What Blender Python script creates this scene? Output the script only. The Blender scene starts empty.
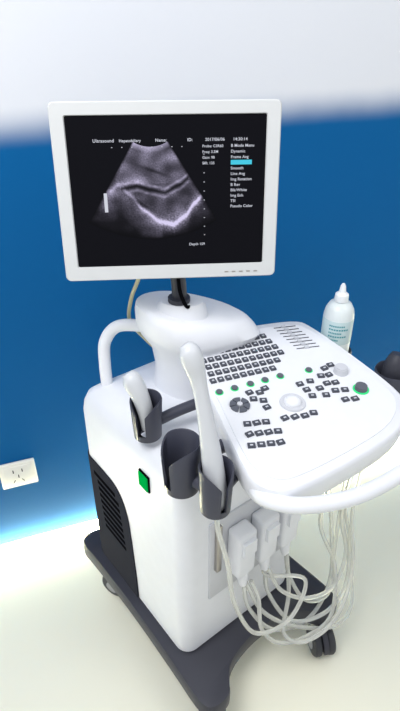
import bpy, bmesh, math, random
from mathutils import Vector, Matrix, noise
random.seed(4)
sc = bpy.context.scene
try:
    sc.view_settings.view_transform = 'Standard'
except Exception as e:
    print(e)

# ---------------------------------------------------------------- materials
def s2l(c):
    return tuple((x/12.92 if x <= .04045 else ((x+.055)/1.055)**2.4) for x in c)
def rgb(r, g, b):
    return s2l((r/255, g/255, b/255)) + (1,)
def mat(name, col, rough=.5, metal=0, emis=None, es=0, noise_amt=0.03, scale=30, trans=0, spec=.5, alpha=1):
    m = bpy.data.materials.new(name); m.use_nodes = True
    nt = m.node_tree; p = nt.nodes['Principled BSDF']
    p.inputs['Roughness'].default_value = rough
    p.inputs['Metallic'].default_value = metal
    p.inputs['Specular IOR Level'].default_value = spec
    p.inputs['Transmission Weight'].default_value = trans
    p.inputs['Alpha'].default_value = alpha
    tc = nt.nodes.new('ShaderNodeTexCoord'); n = nt.nodes.new('ShaderNodeTexNoise')
    n.inputs['Scale'].default_value = scale
    nt.links.new(tc.outputs['Object'], n.inputs['Vector'])
    mx = nt.nodes.new('ShaderNodeMix'); mx.data_type = 'RGBA'
    mx.inputs[6].default_value = tuple(x*(1-noise_amt) for x in col[:3])+(1,)
    mx.inputs[7].default_value = tuple(min(1, x*(1+noise_amt)) for x in col[:3])+(1,)
    nt.links.new(n.outputs['Fac'], mx.inputs[0])
    nt.links.new(mx.outputs[2], p.inputs['Base Color'])
    if emis:
        p.inputs['Emission Color'].default_value = emis
        p.inputs['Emission Strength'].default_value = es
    return m
M_white = mat('white_plastic', rgb(230, 232, 237), .42, spec=.35)
M_grey = mat('light_grey_plastic', rgb(202, 204, 210), .4)
M_dark = mat('charcoal_plastic', rgb(56, 57, 66), .5, spec=.35)
M_panel = mat('panel_plastic', rgb(50, 51, 58), .8, spec=0)
M_cup = mat('cup_plastic', rgb(62, 64, 77), .4, spec=.4)
M_black = mat('black_plastic', rgb(14, 14, 18), .8, spec=0)
M_key = mat('key_plastic', rgb(64, 67, 78), .45)
M_knob = mat('knob_plastic', rgb(88, 92, 102), .45)
M_keylbl = mat('key_label', rgb(195, 198, 206), .5)
M_green = mat('green_lit', rgb(30, 190, 110), .4, emis=rgb(30, 220, 130), es=.4)
M_switch = mat('switch_green', rgb(0, 130, 55), .8, emis=rgb(0, 190, 80), es=.35, spec=0)
M_metal = mat('metal', rgb(170, 165, 160), .3, .8)
M_cableclear = mat('cable_translucent', rgb(244, 245, 240), .2, trans=.6)
M_beige = mat('beige_cable', rgb(190, 185, 150), .5)
M_screen = mat('screen_glass', rgb(8, 8, 12), .3, emis=rgb(10, 10, 18), es=.4, spec=.08)
M_bezel = mat('bezel_plastic', rgb(208, 210, 211), .4)
M_text = mat('screen_text', rgb(60, 60, 70), .5, emis=rgb(215, 218, 228), es=.85, spec=.1)
M_cyan = mat('screen_cyan', rgb(30, 90, 110), .5, emis=rgb(70, 200, 220), es=.8, spec=.1)
M_outlet = mat('outlet_plastic', rgb(238, 236, 228), .35)
M_bottle = mat('bottle_plastic', rgb(230, 238, 238), .3, trans=.1)
M_label = mat('bottle_label', rgb(196, 216, 218), .5)
M_labeltxt = mat('bottle_print', rgb(70, 150, 160), .5)
M_cap = mat('bottle_cap', rgb(235, 238, 240), .35)
M_led = mat('led_emitter', rgb(255, 250, 225), .5, emis=rgb(255, 249, 212), es=58)
M_probe = mat('probe_shell', rgb(204, 207, 211), .35)
M_rubber = mat('wheel_rubber', rgb(52, 54, 60), .6)
M_wheelgrey = mat('wheel_grey', rgb(150, 152, 158), .5)

# ---------------------------------------------------------------- helpers
def finish(name, bm, m, parent=None, sharp=35, mats=None):
    bmesh.ops.remove_doubles(bm, verts=bm.verts, dist=1e-6)
    bmesh.ops.recalc_face_normals(bm, faces=bm.faces)
    me = bpy.data.meshes.new(name); bm.to_mesh(me); bm.free()
    for f in me.polygons: f.use_smooth = True
    me.set_sharp_from_angle(angle=math.radians(sharp))
    for x in (mats or [m]): me.materials.append(x)
    o = bpy.data.objects.new(name, me); sc.collection.objects.link(o)
    if parent: setparent(o, parent)
    return o
def setparent(o, p):
    o.parent = p; o.matrix_parent_inverse = p.matrix_world.inverted()
def empty(name, loc):
    e = bpy.data.objects.new(name, None); e.location = loc
    e.empty_display_size = .1
    sc.collection.objects.link(e); bpy.context.view_layer.update(); return e
def loft(bm, rings, cap0=True, cap1=True, closed=True, mi=0):
    vs = [[bm.verts.new(p) for p in r] for r in rings]
    n = len(rings[0])
    for i in range(len(vs)-1):
        for j in range(n if closed else n-1):
            k = (j+1) % n
            f = bm.faces.new((vs[i][j], vs[i][k], vs[i+1][k], vs[i+1][j])); f.material_index = mi
    if cap0: bm.faces.new(vs[0][::-1]).material_index = mi
    if cap1: bm.faces.new(vs[-1]).material_index = mi
    return vs
def chaikin(pts, it=3, q=.25):
    for _ in range(it):
        o = []
        for i in range(len(pts)):
            a = Vector(pts[i]); b = Vector(pts[(i+1) % len(pts)])
            o += [a.lerp(b, q), a.lerp(b, 1-q)]
        pts = o; q = .25
    return [tuple(p) for p in pts]
def scalepts(pts, s, dx=0, dy=0):
    cx = sum(p[0] for p in pts)/len(pts); cy = sum(p[1] for p in pts)/len(pts)
    return [(cx+(p[0]-cx)*s+dx, cy+(p[1]-cy)*s+dy) for p in pts]
def roundrect(x0, x1, y0, y1, r, seg=6):
    pts = []
    for cx, cy, a0 in ((x1-r, y1-r, 0), (x0+r, y1-r, 90), (x0+r, y0+r, 180), (x1-r, y0+r, 270)):
        for i in range(seg+1):
            a = math.radians(a0+90*i/seg); pts.append((cx+r*math.cos(a), cy+r*math.sin(a)))
    return pts
def box(bm, T, x0, x1, y0, y1, z0, z1, mi=0, rot=0):
    cx, cy = (x0+x1)/2, (y0+y1)/2; c, s = math.cos(rot), math.sin(rot)
    v = []
    for z in (z0, z1):
        for x, y in ((x0, y0), (x1, y0), (x1, y1), (x0, y1)):
            dx, dy = x-cx, y-cy
            v.append(bm.verts.new(T(cx+dx*c-dy*s, cy+dx*s+dy*c, z)))
    for f in ((3, 2, 1, 0), (4, 5, 6, 7), (0, 1, 5, 4), (1, 2, 6, 5), (2, 3, 7, 6), (3, 0, 4, 7)):
        bm.faces.new([v[i] for i in f]).material_index = mi
def bevelled(bm, w=.004, seg=3):
    bmesh.ops.bevel(bm, geom=bm.edges[:]+bm.verts[:], offset=w, segments=seg, profile=.5, affect='EDGES')
def disc(bm, T, cx, cy, r, z0, z1, mi=0, n=28, r1=None):
    r1 = r if r1 is None else r1
    loft(bm, [[T(cx+q*math.cos(2*math.pi*i/n), cy+q*math.sin(2*math.pi*i/n), z) for i in range(n)]
              for q, z in ((r, z0), (r1, z1))], mi=mi)
def catmull(pts, sub=10):
    P = [Vector(p) for p in pts]; P = [P[0]*2-P[1]]+P+[P[-1]*2-P[-2]]
    out = []
    for i in range(1, len(P)-2):
        for k in range(sub):
            t = k/sub; a, b, c, d = P[i-1], P[i], P[i+1], P[i+2]
            out.append(.5*((2*b)+(c-a)*t+(2*a-5*b+4*c-d)*t*t+(3*b-a-3*c+d)*t**3))
    out.append(P[-2]); return out
def tube(bm, pts, rad, n=14, sub=10, flat=1.0, mi=0):
    if isinstance(rad, (int, float)): rad = [rad]*len(pts)
    C = catmull(pts, sub)
    R = [q.x for q in catmull([(r, 0, 0) for r in rad], sub)]
    rings = []; up = None
    for i, p in enumerate(C):
        t = (C[min(i+1, len(C)-1)]-C[max(i-1, 0)]).normalized()
        if up is None:
            up = Vector((0, 0, 1)) if abs(t.z) < .9 else Vector((0, 1, 0))
        up = (up-t*up.dot(t)).normalized(); s = t.cross(up)
        rings.append([p+(s*math.cos(2*math.pi*k/n)+up*math.sin(2*math.pi*k/n)*flat)*R[i] for k in range(n)])
    loft(bm, rings, mi=mi)
def tube_obj(name, pts, rad, m, parent, **k):
    bm = bmesh.new(); tube(bm, pts, rad, **k); return finish(name, bm, m, parent, 50)
def frame(ox, oy, deg):
    c, s = math.cos(math.radians(deg)), math.sin(math.radians(deg))
    return lambda u, w, z: Vector((ox+u*c-w*s, oy+u*s+w*c, z))

# ---------------------------------------------------------------- room
WX, WY, WA = -.662, 1.203, 20
Wf = frame(WX, WY, WA)
bm = bmesh.new(); box(bm, Wf, -2.5, 4.5, 0, .08, 0, 2.7)
wall = finish('wall_back', bm, None)
m = bpy.data.materials.new('wall_paint'); m.use_nodes = True; nt = m.node_tree; p = nt.nodes['Principled BSDF']
p.inputs['Roughness'].default_value = .6; p.inputs['Specular IOR Level'].default_value = .12
tc = nt.nodes.new('ShaderNodeTexCoord'); sp = nt.nodes.new('ShaderNodeSeparateXYZ')
nt.links.new(tc.outputs['Object'], sp.inputs[0])
nz = nt.nodes.new('ShaderNodeTexNoise'); nz.inputs['Scale'].default_value = 6
nt.links.new(tc.outputs['Object'], nz.inputs['Vector'])
ma = nt.nodes.new('ShaderNodeMath'); ma.operation = 'MULTIPLY_ADD'
nt.links.new(nz.outputs['Fac'], ma.inputs[0]); ma.inputs[1].default_value = .02
nt.links.new(sp.outputs['Z'], ma.inputs[2])
mr = nt.nodes.new('ShaderNodeMapRange'); mr.interpolation_type = 'SMOOTHSTEP'
nt.links.new(ma.outputs[0], mr.inputs['Value'])
mr.inputs['From Min'].default_value = 1.265; mr.inputs['From Max'].default_value = 1.36
mx = nt.nodes.new('ShaderNodeMix'); mx.data_type = 'RGBA'
mx.inputs[6].default_value = rgb(1, 90, 150); mx.inputs[7].default_value = rgb(222, 225, 232)
nt.links.new(mr.outputs[0], mx.inputs[0]); nt.links.new(mx.outputs[2], p.inputs['Base Color'])
wall.data.materials.clear(); wall.data.materials.append(m)

bm = bmesh.new(); box(bm, Wf, -2.5, 4.5, -3.6, .08, -.05, 0)
M_floor = mat('floor_vinyl', rgb(248, 246, 226), .4, noise_amt=.02, scale=3, spec=.3)
finish('floor', bm, M_floor)

bm = bmesh.new(); box(bm, Wf, -2.4, 4.4, -.030, -.002, .004, .024)
finish('led_strip_light', bm, M_led)

# power outlet
out = empty('power_outlet', Wf(.113, -.006, .317))
bm = bmesh.new(); box(bm, Wf, .060, .166, -.011, 0, .269, .365); bevelled(bm, .004)
finish('plate', bm, M_outlet, out)
bm = bmesh.new(); box(bm, Wf, .072, .154, -.014, -.010, .280, .354); bevelled(bm, .0015, 2)
finish('socket_face', bm, M_outlet, out)
bm = bmesh.new()
for (u, z, r) in ((.1, .336, 0), (.126, .336, 0)):
    box(bm, Wf, u-.0015, u+.0015, -.0146, -.0135, z-.006, z+.006)
box(bm, Wf, .1115, .1145, -.0146, -.0135, .309, .321)
for u in (.098, .124):
    z = .297; sgn = 1 if u < .113 else -1
    v = [Wf(u+q[0]*1, -.0147, z+q[1]) for q in ((-.0015-sgn*.003, -.005), (.0015-sgn*.003, -.005), (.0015+sgn*.003, .005), (-.0015+sgn*.003, .005))]
    bm.faces.new([bm.verts.new(x) for x in v])
finish('slots', bm, M_black, out)

# ---------------------------------------------------------------- machine
Bf = frame(-.037, .759, 38)
Kf0 = frame(.17, .90, 20)
def ktop(b): return .868+.09*b
def Kf(a, b, h): return Kf0(a, b, ktop(b)+h)
mach = empty('ultrasound_machine', Bf(.2, .2, 0))

base = [(-.035, -.105), (-.02, -.135), (.035, -.135), (.055, -.105), (.09, -.07), (.20, -.05), (.31, -.07),
        (.345, -.105), (.365, -.135), (.425, -.135), (.44, -.105), (.435, .0), (.42, .2), (.435, .42), (.44, .47), (.42, .5), (.37, .5),
        (.33, .46), (.2, .44), (.07, .46), (.03, .5), (-.02, .5), (-.035, .47), (-.03, .42), (-.025, .2), (-.03, 0)]
base = chaikin(base, 2)
bm = bmesh.new()
loft(bm, [[Bf(x, y, z) for x, y in scalepts(base, s)] for s, z in ((.97, .095), (1, .105), (1, .14), (.99, .149), (.965, .152))])
finish('base_frame', bm, M_dark, mach)
def caster(i, u, w, ang):
    c = Bf(u, w, 0); T = frame(c.x, c.y, ang)
    bm = bmesh.new()
    for s in (-1, 1):
        rr = []
        for q, y in ((.030, s*.008), (.040, s*.010), (.042, s*.014), (.042, s*.024), (.038, s*.029), (.028, s*.031)):
            rr.append([T(-.02+q*math.cos(2*math.pi*k/28), y, .042+q*math.sin(2*math.pi*k/28)) for k in range(28)])
        loft(bm, rr)
    o = finish('caster_wheels_%d' % i, bm, M_rubber, mach)
    bm = bmesh.new()
    for s in (-1, 1):
        loft(bm, [[T(-.02+.020*math.cos(2*math.pi*k/20), s*y, .042+.020*math.sin(2*math.pi*k/20)) for k in range(20)] for y in (.030, .033)])
    finish('caster_hubs_%d' % i, bm, M_wheelgrey, mach)
    bm = bmesh.new()
    rings = []
    for y in (-.007, .007):
        r = [T(-.02+.046*math.cos(a), y, .044+.046*math.sin(a)) for a in [math.radians(10+i*17) for i in range(11)]]
        r += [T(-.015, y, .035)]
        rings.append(r)
    loft(bm, rings)
    disc(bm, T, 0, 0, .014, .075, .1)
    finish('caster_fork_%d' % i, bm, M_dark, mach)
caster(1, .01, -.10, 75); caster(2, .375, -.12, 100); caster(3, .012, .39, 150); caster(4, .39, .44, 20)

# body column (cabinet)
bm = bmesh.new()
rings = []
for ins, z in ((.012, .152), (.0, .162), (-.002, .4), (0, .69), (.004, .715), (.013, .737), (.028, .750), (.06, .758), (.10, .760)):
    rings.append([Bf(x, y, z) for x, y in roundrect(ins, .37-ins, ins, .43-ins, max(.012, .035-ins*.5), 8)])
loft(bm, rings)
finish('cabinet', bm, M_white, mach, 40)
pan = [(.432, .545), (.33, .545), (.28, .54), (.245, .515), (.222, .46), (.214, .38), (.21, .30), (.208, .165), (.432, .165)]
pan = [pan[0]]+[tuple(p)[:2] for p in catmull([(x, y, 0) for x, y in pan[1:8]], 6)]+[pan[-1]]
bm = bmesh.new()
def wrap(w, z, o):
    if w > .395:
        a = min((w-.395)/.035, 1.5); return Bf(.035-(.035+o)*math.cos(a), .395+(.035+o)*math.sin(a), z)
    return Bf(-o, w, z)
def top_of(w):
    pts = sorted([(p[0], p[1]) for p in pan[1:-1]])
    if w >= .33: return .545
    best = .165
    for i in range(len(pts)-1):
        if pts[i][0] <= w <= pts[i+1][0]:
            t = (w-pts[i][0])/max(1e-6, pts[i+1][0]-pts[i][0]); best = pts[i][1]*(1-t)+pts[i+1][1]*t
            if pts[i+1][1] > .2: return best
    return best
N = 40; ws = [.209+(.445-.209)*i/N for i in range(N+1)]
ringo = [wrap(w, .165, .005) for w in ws]; ringt = [wrap(w, max(.166, top_of(w)), .005) for w in ws]
ringob = [wrap(w, .165, -.002) for w in ws]; ringtb = [wrap(w, max(.166, top_of(w)), -.002) for w in ws]
loft(bm, [[a, b, c, d] for a, b, c, d in zip(ringo, ringt, ringtb, ringob)])
finish('side_panel', bm, M_panel, mach, 40)
bm = bmesh.new()
for i in range(9):
    z = .505-.022*i; w0 = .262-.002*i if z < .49 else .275
    T = lambda x, y, z_: Bf(-x, y, z_)
    box(bm, T, .004, .0056, w0, w0+.105, z-.006, z+.006)
finish('vent_slots', bm, M_black, mach)
bm = bmesh.new(); T = lambda x, y, z_: Bf(-x, y, z_)
box(bm, T, -.001, .004, .112, .150, .648, .692)
finish('switch_bezel', bm, M_black, mach)
bm = bmesh.new(); box(bm, T, .001, .007, .115, .147, .651, .689)
finish('power_switch', bm, M_switch, mach)

# mast / hood carrying the monitor
hood = [(-.15, 1.12), (-.12, 1.165), (-.05, 1.185), (.06, 1.165), (.115, 1.125), (.12, 1.085), (.07, 1.045), (-.03, 1.0), (-.09, 1.02), (-.145, 1.075)]
hood = chaikin(hood, 2)
bm = bmesh.new(); rr = []
for s, z, sl, dx, dy in ((.80, .74, 0, 0.01, 0), (.78, .82, 0, .015, 0), (.86, .87, 0, .018, 0), (1.0, .900, .05, .012, 0), (1.05, .922, .10, .010, -.003), (1.01, .948, .15, .004, 0), (.95, .963, .17, 0, 0), (.84, .970, .17, 0, 0)):
    rr.append([Vector((x, y, z-sl*(x+.06))) for x, y in scalepts(hood, s, dx, dy)])
loft(bm, rr); finish('monitor_arm_cover', bm, M_white, mach, 50)
bm = bmesh.new()
loft(bm, [[Vector((x, y, z)) for x, y in scalepts(chaikin([(-.095, 1.06), (-.09, 1.10), (-.04, 1.12), (.01, 1.10), (.015, 1.06), (-.03, 1.035)], 2), s)] for s, z in ((1.1, .955), (1.0, .980), (.85, .992))])
finish('post_boss', bm, M_white, mach, 50)

tube_obj('rear_handle', [(-.225, 1.10, .74), (-.228, 1.115, .80), (-.225, 1.13, .855), (-.195, 1.135, .893), (-.14, 1.12, .905), (-.09, 1.10, .905)], .0145, M_white, mach)

# console
co = [(-.14, .235), (-.10, .255), (.06, .25), (.155, .24), (.175, .21), (.205, .10), (.235, -.04), (.23, -.10), (.17, -.155), (.05, -.19), (-.07, -.215), (-.12, -.215), (-.155, -.175), (-.155, -.10), (-.145, .05), (-.145, .19)]
co = chaikin(co, 2)
bm = bmesh.new(); rr = []
for s, h in ((.80, -.085), (.93, -.07), (.985, -.05), (1.0, -.03), (1.0, -.012), (.992, -.003), (.975, 0)):
    rr.append([Kf(x, y, h) for x, y in scalepts(co, s)])
loft(bm, rr); finish('console_housing', bm, M_white, mach, 40)
bm = bmesh.new(); kp = scalepts(co, .91)
loft(bm, [[Kf(x, y, h) for x, y in scalepts(kp, s)] for s, h in ((1, -.001), (.995, .002))])
finish('control_panel', bm, M_white, mach)
bm = bmesh.new(); pd = roundrect(-.08, .12, -.06, .20, .05)
loft(bm, [[Kf0(x, y, z) for x, y in scalepts(pd, s)] for s, z in ((1.0, .74), (.9, .77), (.95, .82))])
finish('console_pedestal', bm, M_white, mach)
hd = [(-.09, -.10, .80), (-.130, -.15, .815), (-.135, -.195, .825), (-.09, -.235, .83), (0, -.25, .83), (.10, -.235, .83), (.19, -.20, .83), (.255, -.14, .828), (.265, -.06, .82), (.19, .0, .812)]
tube_obj('front_handle', [Kf0(*q) for q in hd], .0145, M_white, mach, n=18)

# keys
bmk = bmesh.new(); bml = bmesh.new()
def key(a, b, w=.0115, d=.0115, rot=0, lbl=True, bmx=None):
    bmx = bmx or bmk
    box(bmx, Kf, a-w/2, a+w/2, b-d/2, b+d/2, .001, .0055, rot=rot)
    if lbl: box(bml, Kf, a-w*.20, a+w*.20, b-d*.16, b+d*.14, .0055, .0058, rot=rot)
for r in range(6):
    b = .196-.0225*r
    off = (-.004, 0, .004, .007, .004, 0, 0)[r]
    n = (11, 11, 11, 11, 10, 9)[r]
    for i in range(n):
        key(-.122+off+.0170*i, b, .0122, .0128)
for a, b in ((-.105, -.052), (-.087, -.055), (-.069, -.058), (-.112, -.078), (-.094, -.081), (-.076, -.084), (-.058, -.087), (-.12, -.105), (-.102, -.108), (-.084, -.111), (-.066, -.114),
             (-.065, .028), (-.045, .022), (-.065, .008), (-.048, -.002), (-.05, -.022), (-.03, .03), (.045, .02), (.05, 0), (.052, -.02), (.07, .022), (.078, -.004), (.08, -.026),
             (.10, .03), (.118, .028), (.10, .005), (.118, .002), (.105, -.02), (.125, -.024), (.11, -.05), (.13, -.054), (-.03, -.06), (-.01, -.063), (.01, -.066), (.03, -.064), (.12, .05), (.138, .056)):
    key(a, b, .0142, .0112, random.choice((-.25, 0, .15)))
finish('keys', bmk, M_key, mach); finish('key_labels', bml, M_keylbl, mach)
bm = bmesh.new(); bg = bmesh.new()
for a, b in ((-.122, .048), (-.088, .050), (-.052, .052), (-.018, .054), (.018, .056), (.085, .055)):
    disc(bg, Kf, a, b, .0085, .001, .003); disc(bm, Kf, a, b, .0066, .002, .006)
disc(bg, Kf, .158, -.032, .0165, .001, .004)
disc(bm, Kf, .158, -.032, .0135, .003, .012, r1=.012)
for k in range(6):
    a0 = k*math.pi/3+.09; a1 = (k+1)*math.pi/3-.09
    pts = [(.007*math.cos(a0), .007*math.sin(a0))]+[(.020*math.cos(a0+(a1-a0)*t/6), .020*math.sin(a0+(a1-a0)*t/6)) for t in range(7)]+[(.007*math.cos(a1), .007*math.sin(a1))]
    loft(bm, [[Kf(-.098+x, .0+y, h) for x, y in pts] for h in (.001, .006)])
finish('round_buttons', bm, M_knob, mach); finish('green_lights', bg, M_green, mach)
bm = bmesh.new()
disc(bm, Kf, .005, -.025, .027, .001, .005, r1=.025); disc(bm, Kf, .148, .03, .016, .001, .014, r1=.014); disc(bm, Kf, .148, .03, .012, .014, .016)
disc(bm, Kf, -.098, 0, .0055, .001, .008)
finish('ring_and_knob', bm, M_grey, mach)
bm = bmesh.new(); c = Kf(.005, -.025, .004)
bmesh.ops.create_uvsphere(bm, u_segments=24, v_segments=16, radius=.018, matrix=Matrix.Translation(c)@Matrix.Diagonal((1, 1, .7, 1)))
finish('trackball', bm, M_white, mach)
bm = bmesh.new(); bk = bmesh.new()
for i in range(8):
    b = .215-.0125*i
    box(bm, Kf, .082+.002*i, .136+.002*i, b-.0009, b+.0009, .001, .0032, rot=-.12)
    box(bk, Kf, .100+.002*i, .110+.002*i, b-.003, b+.003, .0025, .007, rot=-.12)
finish('gain_slider_slots', bm, M_key, mach); finish('gain_sliders', bk, M_grey, mach)

# probe cups
def cup(i, x, y, z0, z1, r0, r1, gap_dir, gap=50, parent=None):
    T = lambda a, r, z: Vector((x+r*math.cos(a), y+r*math.sin(a), z))
    n = 36; a0 = math.radians(gap_dir+gap/2); a1 = math.radians(gap_dir-gap/2+360)
    bm = bmesh.new(); rings = []
    for k in range(n+1):
        a = a0+(a1-a0)*k/n; h = (z1-z0)
        e = min(k, n-k)/n*2; top = z1-h*.30*(1-min(1, e*2.2))**2
        rings.append([T(a, r0, z0), T(a, r1-.001, top-.004), T(a, r1-.0025, top), T(a, r1-.005, top-.002), T(a, r0-.006, z0)])
    loft(bm, rings)
    rg = []
    for q, z in ((r0, z0+.014), (r0+.0, z0), (r0-.012, z0-.006), (r0-.014, z0+.004)):
        rg.append([Vector((x+q*math.cos(2*math.pi*k/n), y+q*math.sin(2*math.pi*k/n), z)) for k in range(n)])
    loft(bm, rg, False, False)
    return finish('probe_cup_%d' % i, bm, M_cup, mach, 50)
C1, C2, C3 = (-.109, .895), (-.034, .752), (.028, .708)
cup(1, *C1, .772, .868, .029, .034, 250, 36)
cup(2, *C2, .768, .880, .033, .038, 215, 40)
cup(3, *C3, .757, .862, .028, .033, 300, 24)
bm = bmesh.new()
tube(bm, [(-.09, .905, .80), (-.04, .93, .81), (.03, .96, .82)], .012)
tube(bm, [(-.02, .77, .80), (.02, .80, .81), (.08, .83, .82)], .014)
tube(bm, [(.04, .725, .79), (.07, .76, .80), (.12, .80, .815)], .014)
tube(bm, [(-.02, .745, .80), (.01, .722, .80)], .014)
finish('cup_brackets', bm, M_cup, mach)
cup(4, .322, 1.14, .79, .83, .040, .044, 80, 30)
cup(5, .44, 1.05, .74, .83, .034, .042, 0, 60)
bm = bmesh.new()
tube(bm, [(.285, 1.11, .80), (.27, 1.10, .81), (.22, 1.08, .82)], .010)
tube(bm, [(.41, 1.03, .79), (.36, 1.01, .80), (.30, .99, .815)], .012)
finish('side_brackets', bm, M_cup, mach)

# connectors on front
Fc = lambda x, y, z_: Bf(x, -y, z_)
bm = bmesh.new(); box(bm, Fc, .07, .33, -.004, .006, .34, .60); bevelled(bm, .003, 2); finish('connector_plate', bm, M_grey, mach)
for i, u in enumerate((.145, .215, .285)):
    bm = bmesh.new(); box(bm, Fc, u-.027, u+.027, .006, .05, .42, .56); bevelled(bm, .008, 3)
    box(bm, Fc, u-.018, u+.018, .05, .058, .50, .54)
    tube(bm, [Fc(u, .03, .43), Fc(u, .035, .40), Fc(u, .04, .375)], [.017, .014, .009])
    finish('probe_connector_%d' % (i+1), bm, M_white, mach)
bm = bmesh.new(); box(bm, Fc, .083, .098, .004, .016, .44, .59); bevelled(bm, .003, 2); finish('connector_latch', bm, M_metal, mach)

# monitor
Mc = Vector((-.057, 1.024, 1.237))
Rm = Matrix.Rotation(math.radians(4), 3, 'Z')@Matrix.Rotation(math.radians(-9), 3, 'X')
def Mf(x, y, z):
    return Mc+Rm@Vector((x*1.015, -z, y))
bm = bmesh.new()
def rr_(w, h, r, z, dy=0): return [Mf(x, y+dy, z) for x, y in roundrect(-w/2, w/2, -h/2, h/2, r)]
loft(bm, [rr_(.30, .22, .02, -.055), rr_(.36, .28, .02, -.045), rr_(.392, .31, .012, -.03), rr_(.40, .317, .010, -.022), rr_(.40, .317, .010, -.002),
          rr_(.396, .313, .009, .001), rr_(.352, .270, .004, .001, .002), rr_(.349, .267, .003, -.003, .002)], True, False)
finish('monitor_housing', bm, M_bezel, mach, 40)
bm = bmesh.new(); bm.faces.new([bm.verts.new(p) for p in rr_(.35, .268, .003, -.0025, .002)])
finish('monitor_screen', bm, M_screen, mach)
bm = bmesh.new()
for i in range(5): box(bm, lambda x, y, z: Mf(x, z, y), .102+.014*i, .109+.014*i, .0, .0018, -.1485, -.1465)
finish('monitor_buttons', bm, M_metal, mach)
bm = bmesh.new()
tube(bm, [(-.045, 1.075, .96), (-.045, 1.075, 1.03), (-.052, 1.07, 1.09)], .016)
box(bm, lambda x, y, z: Mf(x, z, y), -.05, .05, -.07, -.045, -.10, .02)
tube(bm, [(-.052, 1.07, 1.06), (-.056, 1.075, 1.14)], .02)
tube(bm, [(-.045, 1.075, .975), (-.045, 1.075, 1.002)], .024)
finish('monitor_neck', bm, M_dark, mach)
tube_obj('monitor_cable_black', [(-.045, 1.04, 1.10), (-.042, 1.035, 1.04), (-.03, 1.04, 1.0), (-.02, 1.06, .985)], .004, M_black, mach)
tube_obj('monitor_cable', [(-.13, 1.07, 1.12), (-.128, 1.09, 1.05), (-.155, 1.13, .97), (-.165, 1.15, .90), (-.13, 1.15, .85), (-.08, 1.13, .80), (-.07, 1.1, .75)], .0045, M_beige, mach)

def S(px, py):
    return (-.175+.35*px, .136-.268*py)
NR, NA = 150, 190
me = bpy.data.meshes.new('scan_image'); vs = []; cols = []; fs = []
ax, ay = S(.415, -.02)
r0, r1 = .058, .222
ridge = [(40, 70), (48, 64), (58, 74), (72, 90), (88, 102), (102, 105), (114, 97), (124, 84), (134, 74)]
vein = [(54, 68), (66, 66), (80, 70), (94, 73), (108, 66), (120, 58)]
def interp(tb, x):
    if x <= tb[0][0]: return tb[0][1]
    for i in range(len(tb)-1):
        if x <= tb[i+1][0]:
            t = (x-tb[i][0])/(tb[i+1][0]-tb[i][0]); t = t*t*(3-2*t)*.5+t*.5; return tb[i][1]*(1-t)+tb[i+1][1]*t
    return tb[-1][1]
for i in range(NR+1):
    for j in range(NA+1):
        t = i/NR; ang = math.radians(-32+64*j/NA); r = r0+(r1-r0)*t
        x = ax+r*math.sin(ang); y = ay-r*math.cos(ang)
        vs.append(Mf(x, y, -.0018))
        U = (x+.175)/.35*196; V = (.136-y)/.268*148
        sp_ = noise.noise(Vector((ang*60, r*560, 0)))*.5+.5
        big = noise.noise(Vector((U*.07, V*.09, 5)))*.5+.5; mid = noise.noise(Vector((U*.22, V*.3, 2)))*.5+.5
        fine = noise.noise(Vector((U*.6, V*.7, 8)))*.5+.5
        rv = interp(ridge, U); vv = interp(vein, U); d = V-rv; e = V-vv
        liver = (.06+1.15*big**2.2*(.3+.7*fine))*(.4+.8*sp_)
        if U < 95: liver *= 1.15
        if d < 0: v = liver*(1.0 if V < 64 else .60)
        else: v = liver*max(.05, .75-.022*d)*(1 if U < 90 else .4)
        if t < .06: v += .45*(1-t/.06)
        gain = .4+.75*min(1, max(0, (U-60)/40))
        v += 1.5*math.exp(-(d/2.2)**2)*(.5+.5*sp_)*gain
        v += .9*math.exp(-(d/7)**2)*fine*sp_*gain*1.2
        v *= 1-.9*math.exp(-(e/2.2)**2)*(1 if 50 < U < 118 else .2)
        v += .55*math.exp(-((e+4)/1.4)**2)*mid*(1 if 50 < U < 118 else 0)
        v += .4*math.exp(-((e-4)/1.4)**2)*mid*(1 if 56 < U < 118 else 0)
        v *= 1-.8*math.exp(-((U-84)/16)**2-((V-52-.35*(U-84))/2.2)**2)
        v *= 1-.8*math.exp(-((U-70)/12)**2-((V-84-.6*(U-70))/3)**2)
        edge = min(1, min(j, NA-j)/8, (NR-i)/14); v *= edge
        v = max(0, min(1.15, v))
        cols.append((v*.76, v*.70, v*.98, 1))
for i in range(NR):
    for j in range(NA):
        a = i*(NA+1)+j; fs.append((a, a+1, a+NA+2, a+NA+1))
me.from_pydata(vs, [], fs); ca = me.color_attributes.new('Col', 'FLOAT_COLOR', 'POINT')
for i, c_ in enumerate(cols): ca.data[i].color = c_
M_scan = bpy.data.materials.new('scan_glow'); M_scan.use_nodes = True; nt = M_scan.node_tree; p = nt.nodes['Principled BSDF']
at = nt.nodes.new('ShaderNodeAttribute'); at.attribute_name = 'Col'
p.inputs['Base Color'].default_value = rgb(8, 8, 12); p.inputs['Roughness'].default_value = .3; p.inputs['Specular IOR Level'].default_value = .08
nt.links.new(at.outputs['Color'], p.inputs['Emission Color']); p.inputs['Emission Strength'].default_value = .8
me.materials.append(M_scan); o = bpy.data.objects.new('scan_image', me); sc.collection.objects.link(o); setparent(o, mach)

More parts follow.
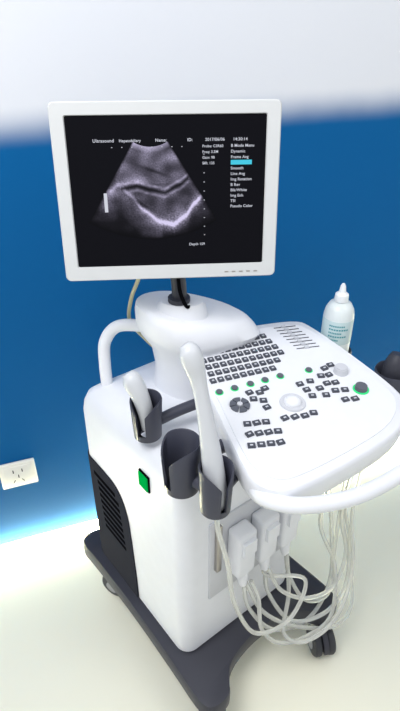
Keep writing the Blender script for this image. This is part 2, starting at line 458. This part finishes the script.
M4 = Matrix.Translation(Mc)@Rm.to_4x4()@Matrix(((1.015, 0, 0, 0), (0, 0, -1, 0), (0, 1, 0, 0), (0, 0, 0, 1)))
def text(s, px, py, size, m=M_text, i=[0]):
    i[0] += 1
    cu = bpy.data.curves.new('txt', 'FONT'); cu.body = s; cu.size = size; cu.offset = .00010; cu.space_character = 1.05
    x, y = S(px, py)
    ob = bpy.data.objects.new('tmp', cu); sc.collection.objects.link(ob)
    ob.matrix_world = M4@Matrix.Translation((x, y, -.0014)); bpy.context.view_layer.update()
    dg = bpy.context.evaluated_depsgraph_get()
    me = bpy.data.meshes.new_from_object(ob.evaluated_get(dg)); me.transform(ob.matrix_world)
    bpy.data.objects.remove(ob)
    me.materials.clear(); me.materials.append(m)
    o = bpy.data.objects.new('screen_text_%d' % i[0], me); sc.collection.objects.link(o); setparent(o, mach)
text('Ultrasound', .13, .165, .0078); text('Hepatobiliary', .26, .165, .0066); text('Name:', .44, .165, .0072); text('ID:', .60, .165, .0072)
text('2017/06/06', .69, .165, .0072); text('14:30:14', .83, .165, .0072)
for k, s in enumerate(('Probe: C3R60', 'Freq: 3.5M', 'Gain: 98', 'DR: 135')): text(s, .675, .205+.036*k, .0062)
for k, s in enumerate(('B Mode Menu', 'Dynamic', 'Frame Avg', '', 'Smooth', 'Line Avg', 'Img Rotation', 'B Rev', 'Blk/White', 'Img Enh', 'TSI', 'Pseudo Color')):
    if s: text(s, .82, .205+.036*k, .0070)
bm = bmesh.new()
x, y = S(.82, .303)
bm.faces.new([bm.verts.new(Mf(*q, -.0016)) for q in ((x, y-.004), (x+.038, y-.004), (x+.038, y+.004), (x, y+.004))])
finish('menu_highlight', bm, M_cyan, mach)
bm = bmesh.new(); x, y = S(.165, .49)
bm.faces.new([bm.verts.new(Mf(*q, -.0016)) for q in ((x, y-.034), (x+.006, y-.034), (x+.006, y), (x, y))])
for k in range(10):
    x, y = S(.68, .25+.06*k); bm.faces.new([bm.verts.new(Mf(*q, -.0016)) for q in ((x, y), (x+.0022, y), (x+.0022, y+.0012), (x, y+.0012))])
for k in range(8):
    x, y = S(.22+.05*k, .20); bm.faces.new([bm.verts.new(Mf(*q, -.0016)) for q in ((x, y), (x+.0018, y), (x+.0018, y+.0012), (x, y+.0012))])
finish('grey_bar', bm, M_text, mach)
text('Depth 159', .60, .86, .0065)

# ---------------------------------------------------------------- probes
pr = empty('ultrasound_probe', (C3[0], C3[1], .80))
bm = bmesh.new()
tube(bm, [(.030, .708, .765), (.028, .709, .80), (.022, .717, .86), (.013, .730, .925), (.003, .743, .985), (-.004, .751, 1.02), (-.011, .756, 1.045), (-.018, .760, 1.064), (-.026, .764, 1.074)],
     [.017, .0205, .0190, .0155, .0130, .0145, .0185, .0180, .009], n=24)
finish('wand', bm, M_probe, pr, 60)
tube_obj('wand_cable', [(.030, .708, .764), (.034, .706, .70), (.055, .705, .60), (.075, .715, .45), (.13, .74, .30), (.22, .80, .26), (.26, .86, .33), Fc(.215, .05, .36), Fc(.215, .038, .39)], .005, M_cableclear, mach)
pr2 = empty('ultrasound_probe', (C1[0], C1[1], .86))
bm = bmesh.new()
tube(bm, [(C1[0], C1[1], .79), (C1[0]-.002, C1[1], .83), (C1[0]-.010, C1[1]+.004, .865), (C1[0]-.026, C1[1]+.014, .90), (C1[0]-.036, C1[1]+.02, .913)], [.013, .016, .018, .020, .012], n=20)
finish('probe_body', bm, M_probe, pr2, 60)

bm = bmesh.new()
def P(u, o, z): return Fc(u, o, z)
cabs = [
 [P(.145, .04, .385), P(.15, .06, .30), P(.20, .10, .21), P(.30, .12, .17), P(.40, .10, .165), P(.44, .08, .24), P(.43, .06, .40), P(.40, .05, .60), (.33, .88, .78)],
 [P(.215, .04, .385), P(.215, .06, .30), P(.26, .11, .20), P(.36, .14, .18), P(.46, .12, .19), P(.50, .08, .30), P(.47, .06, .48), (.37, .92, .78)],
 [P(.285, .04, .385), P(.29, .06, .30), P(.32, .10, .22), P(.40, .11, .19), P(.47, .06, .24), P(.52, .02, .40), P(.50, .04, .60), (.40, .95, .78)],
 [P(.16, .05, .385), P(.17, .07, .33), P(.16, .10, .25), P(.20, .13, .19), P(.28, .15, .165), P(.37, .15, .17), P(.42, .10, .28), P(.38, .06, .45), (.30, .86, .78)],
 [P(.285, .045, .38), P(.27, .08, .27), P(.22, .12, .20), P(.26, .16, .175), P(.36, .17, .19), P(.46, .13, .26), P(.50, .07, .42), (.40, .99, .74)],
 [P(.15, .045, .38), P(.18, .08, .28), P(.26, .12, .19), P(.38, .16, .12), P(.48, .14, .10), P(.56, .06, .14), P(.56, .0, .35), (.42, 1.0, .74)],
 [P(.22, .045, .38), P(.24, .08, .31), P(.31, .11, .25), P(.40, .12, .23), P(.46, .10, .30), P(.45, .07, .45), (.36, .93, .76)],
]
for c_ in cabs: tube(bm, c_, .0054, n=10)
finish('probe_cables', bm, M_cableclear, mach, 60)

# ---------------------------------------------------------------- gel bottle
BX, BY = .322, 1.14
gb = empty('gel_bottle', (BX, BY, .8))
def lathe(name, prof, m, par, x=BX, y=BY):
    bm = bmesh.new(); loft(bm, [[Vector((x+r*math.cos(2*math.pi*k/32), y+r*math.sin(2*math.pi*k/32), z)) for k in range(32)] for r, z in prof])
    return finish(name, bm, m, par, 40)
lathe('bottle_body', ((.028, .796), (.033, .801), (.0350, .82), (.0350, .925), (.032, .94), (.025, .953), (.013, .959), (.012, .964)), M_bottle, gb)
lathe('bottle_label', ((.0353, .86), (.0355, .862), (.0355, .918), (.0353, .92)), M_label, gb)
lathe('bottle_cap', ((.0155, .960), (.016, .963), (.015, .976), (.008, .982), (.006, .996), (.003, 1.002)), M_cap, gb)
bm = bmesh.new()
for k in range(5):
    z = .907-.009*k; a0 = math.radians(225); a1 = math.radians(225+(60, 75, 50, 70, 40)[k])
    for s in range(8):
        p0 = a0+(a1-a0)*s/8; p1 = a0+(a1-a0)*(s+.75)/8
        bm.faces.new([bm.verts.new(Vector((BX+.0358*math.cos(a), BY+.0358*math.sin(a), zz))) for a, zz in ((p0, z), (p1, z), (p1, z+.004), (p0, z+.004))])
finish('label_print', bm, M_labeltxt, gb)

pr3 = empty('ultrasound_probe', (.44, 1.05, .8))
bm = bmesh.new(); tube(bm, [(.44, 1.05, .76), (.44, 1.05, .80), (.445, 1.055, .84), (.45, 1.06, .865)], [.02, .024, .026, .018], n=20)
finish('probe_body', bm, M_dark, pr3, 60)

# ---------------------------------------------------------------- lights, world, camera
def area(name, loc, tgt, size, en, col):
    l = bpy.data.lights.new(name, 'AREA'); l.shape = 'SQUARE'; l.size = size; l.energy = en; l.color = col
    o = bpy.data.objects.new(name, l); sc.collection.objects.link(o); o.location = loc
    o.rotation_euler = (Vector(tgt)-Vector(loc)).to_track_quat('-Z', 'Y').to_euler(); return o
area('ceiling_light', (-.7, .1, 2.6), (.1, .9, .6), .9, 29, (.98, .98, 1))
area('ceiling_light', (1.3, .3, 2.6), (.4, 1.2, .6), 1.0, 9, (.98, .98, 1))
w = bpy.data.worlds.new('room_ambient'); sc.world = w; w.use_nodes = True
bg = w.node_tree.nodes['Background']; bg.inputs[0].default_value = (.94, .965, 1, 1); bg.inputs[1].default_value = .66

cam = bpy.data.cameras.new('camera'); co_ = bpy.data.objects.new('camera', cam); sc.collection.objects.link(co_)
co_.location = (0, 0, 1.55); co_.rotation_euler = (math.radians(90-33), 0, 0)
cam.sensor_fit = 'VERTICAL'; cam.sensor_height = 36; cam.lens = 36*560/711
cam.clip_start = .02
sc.camera = co_
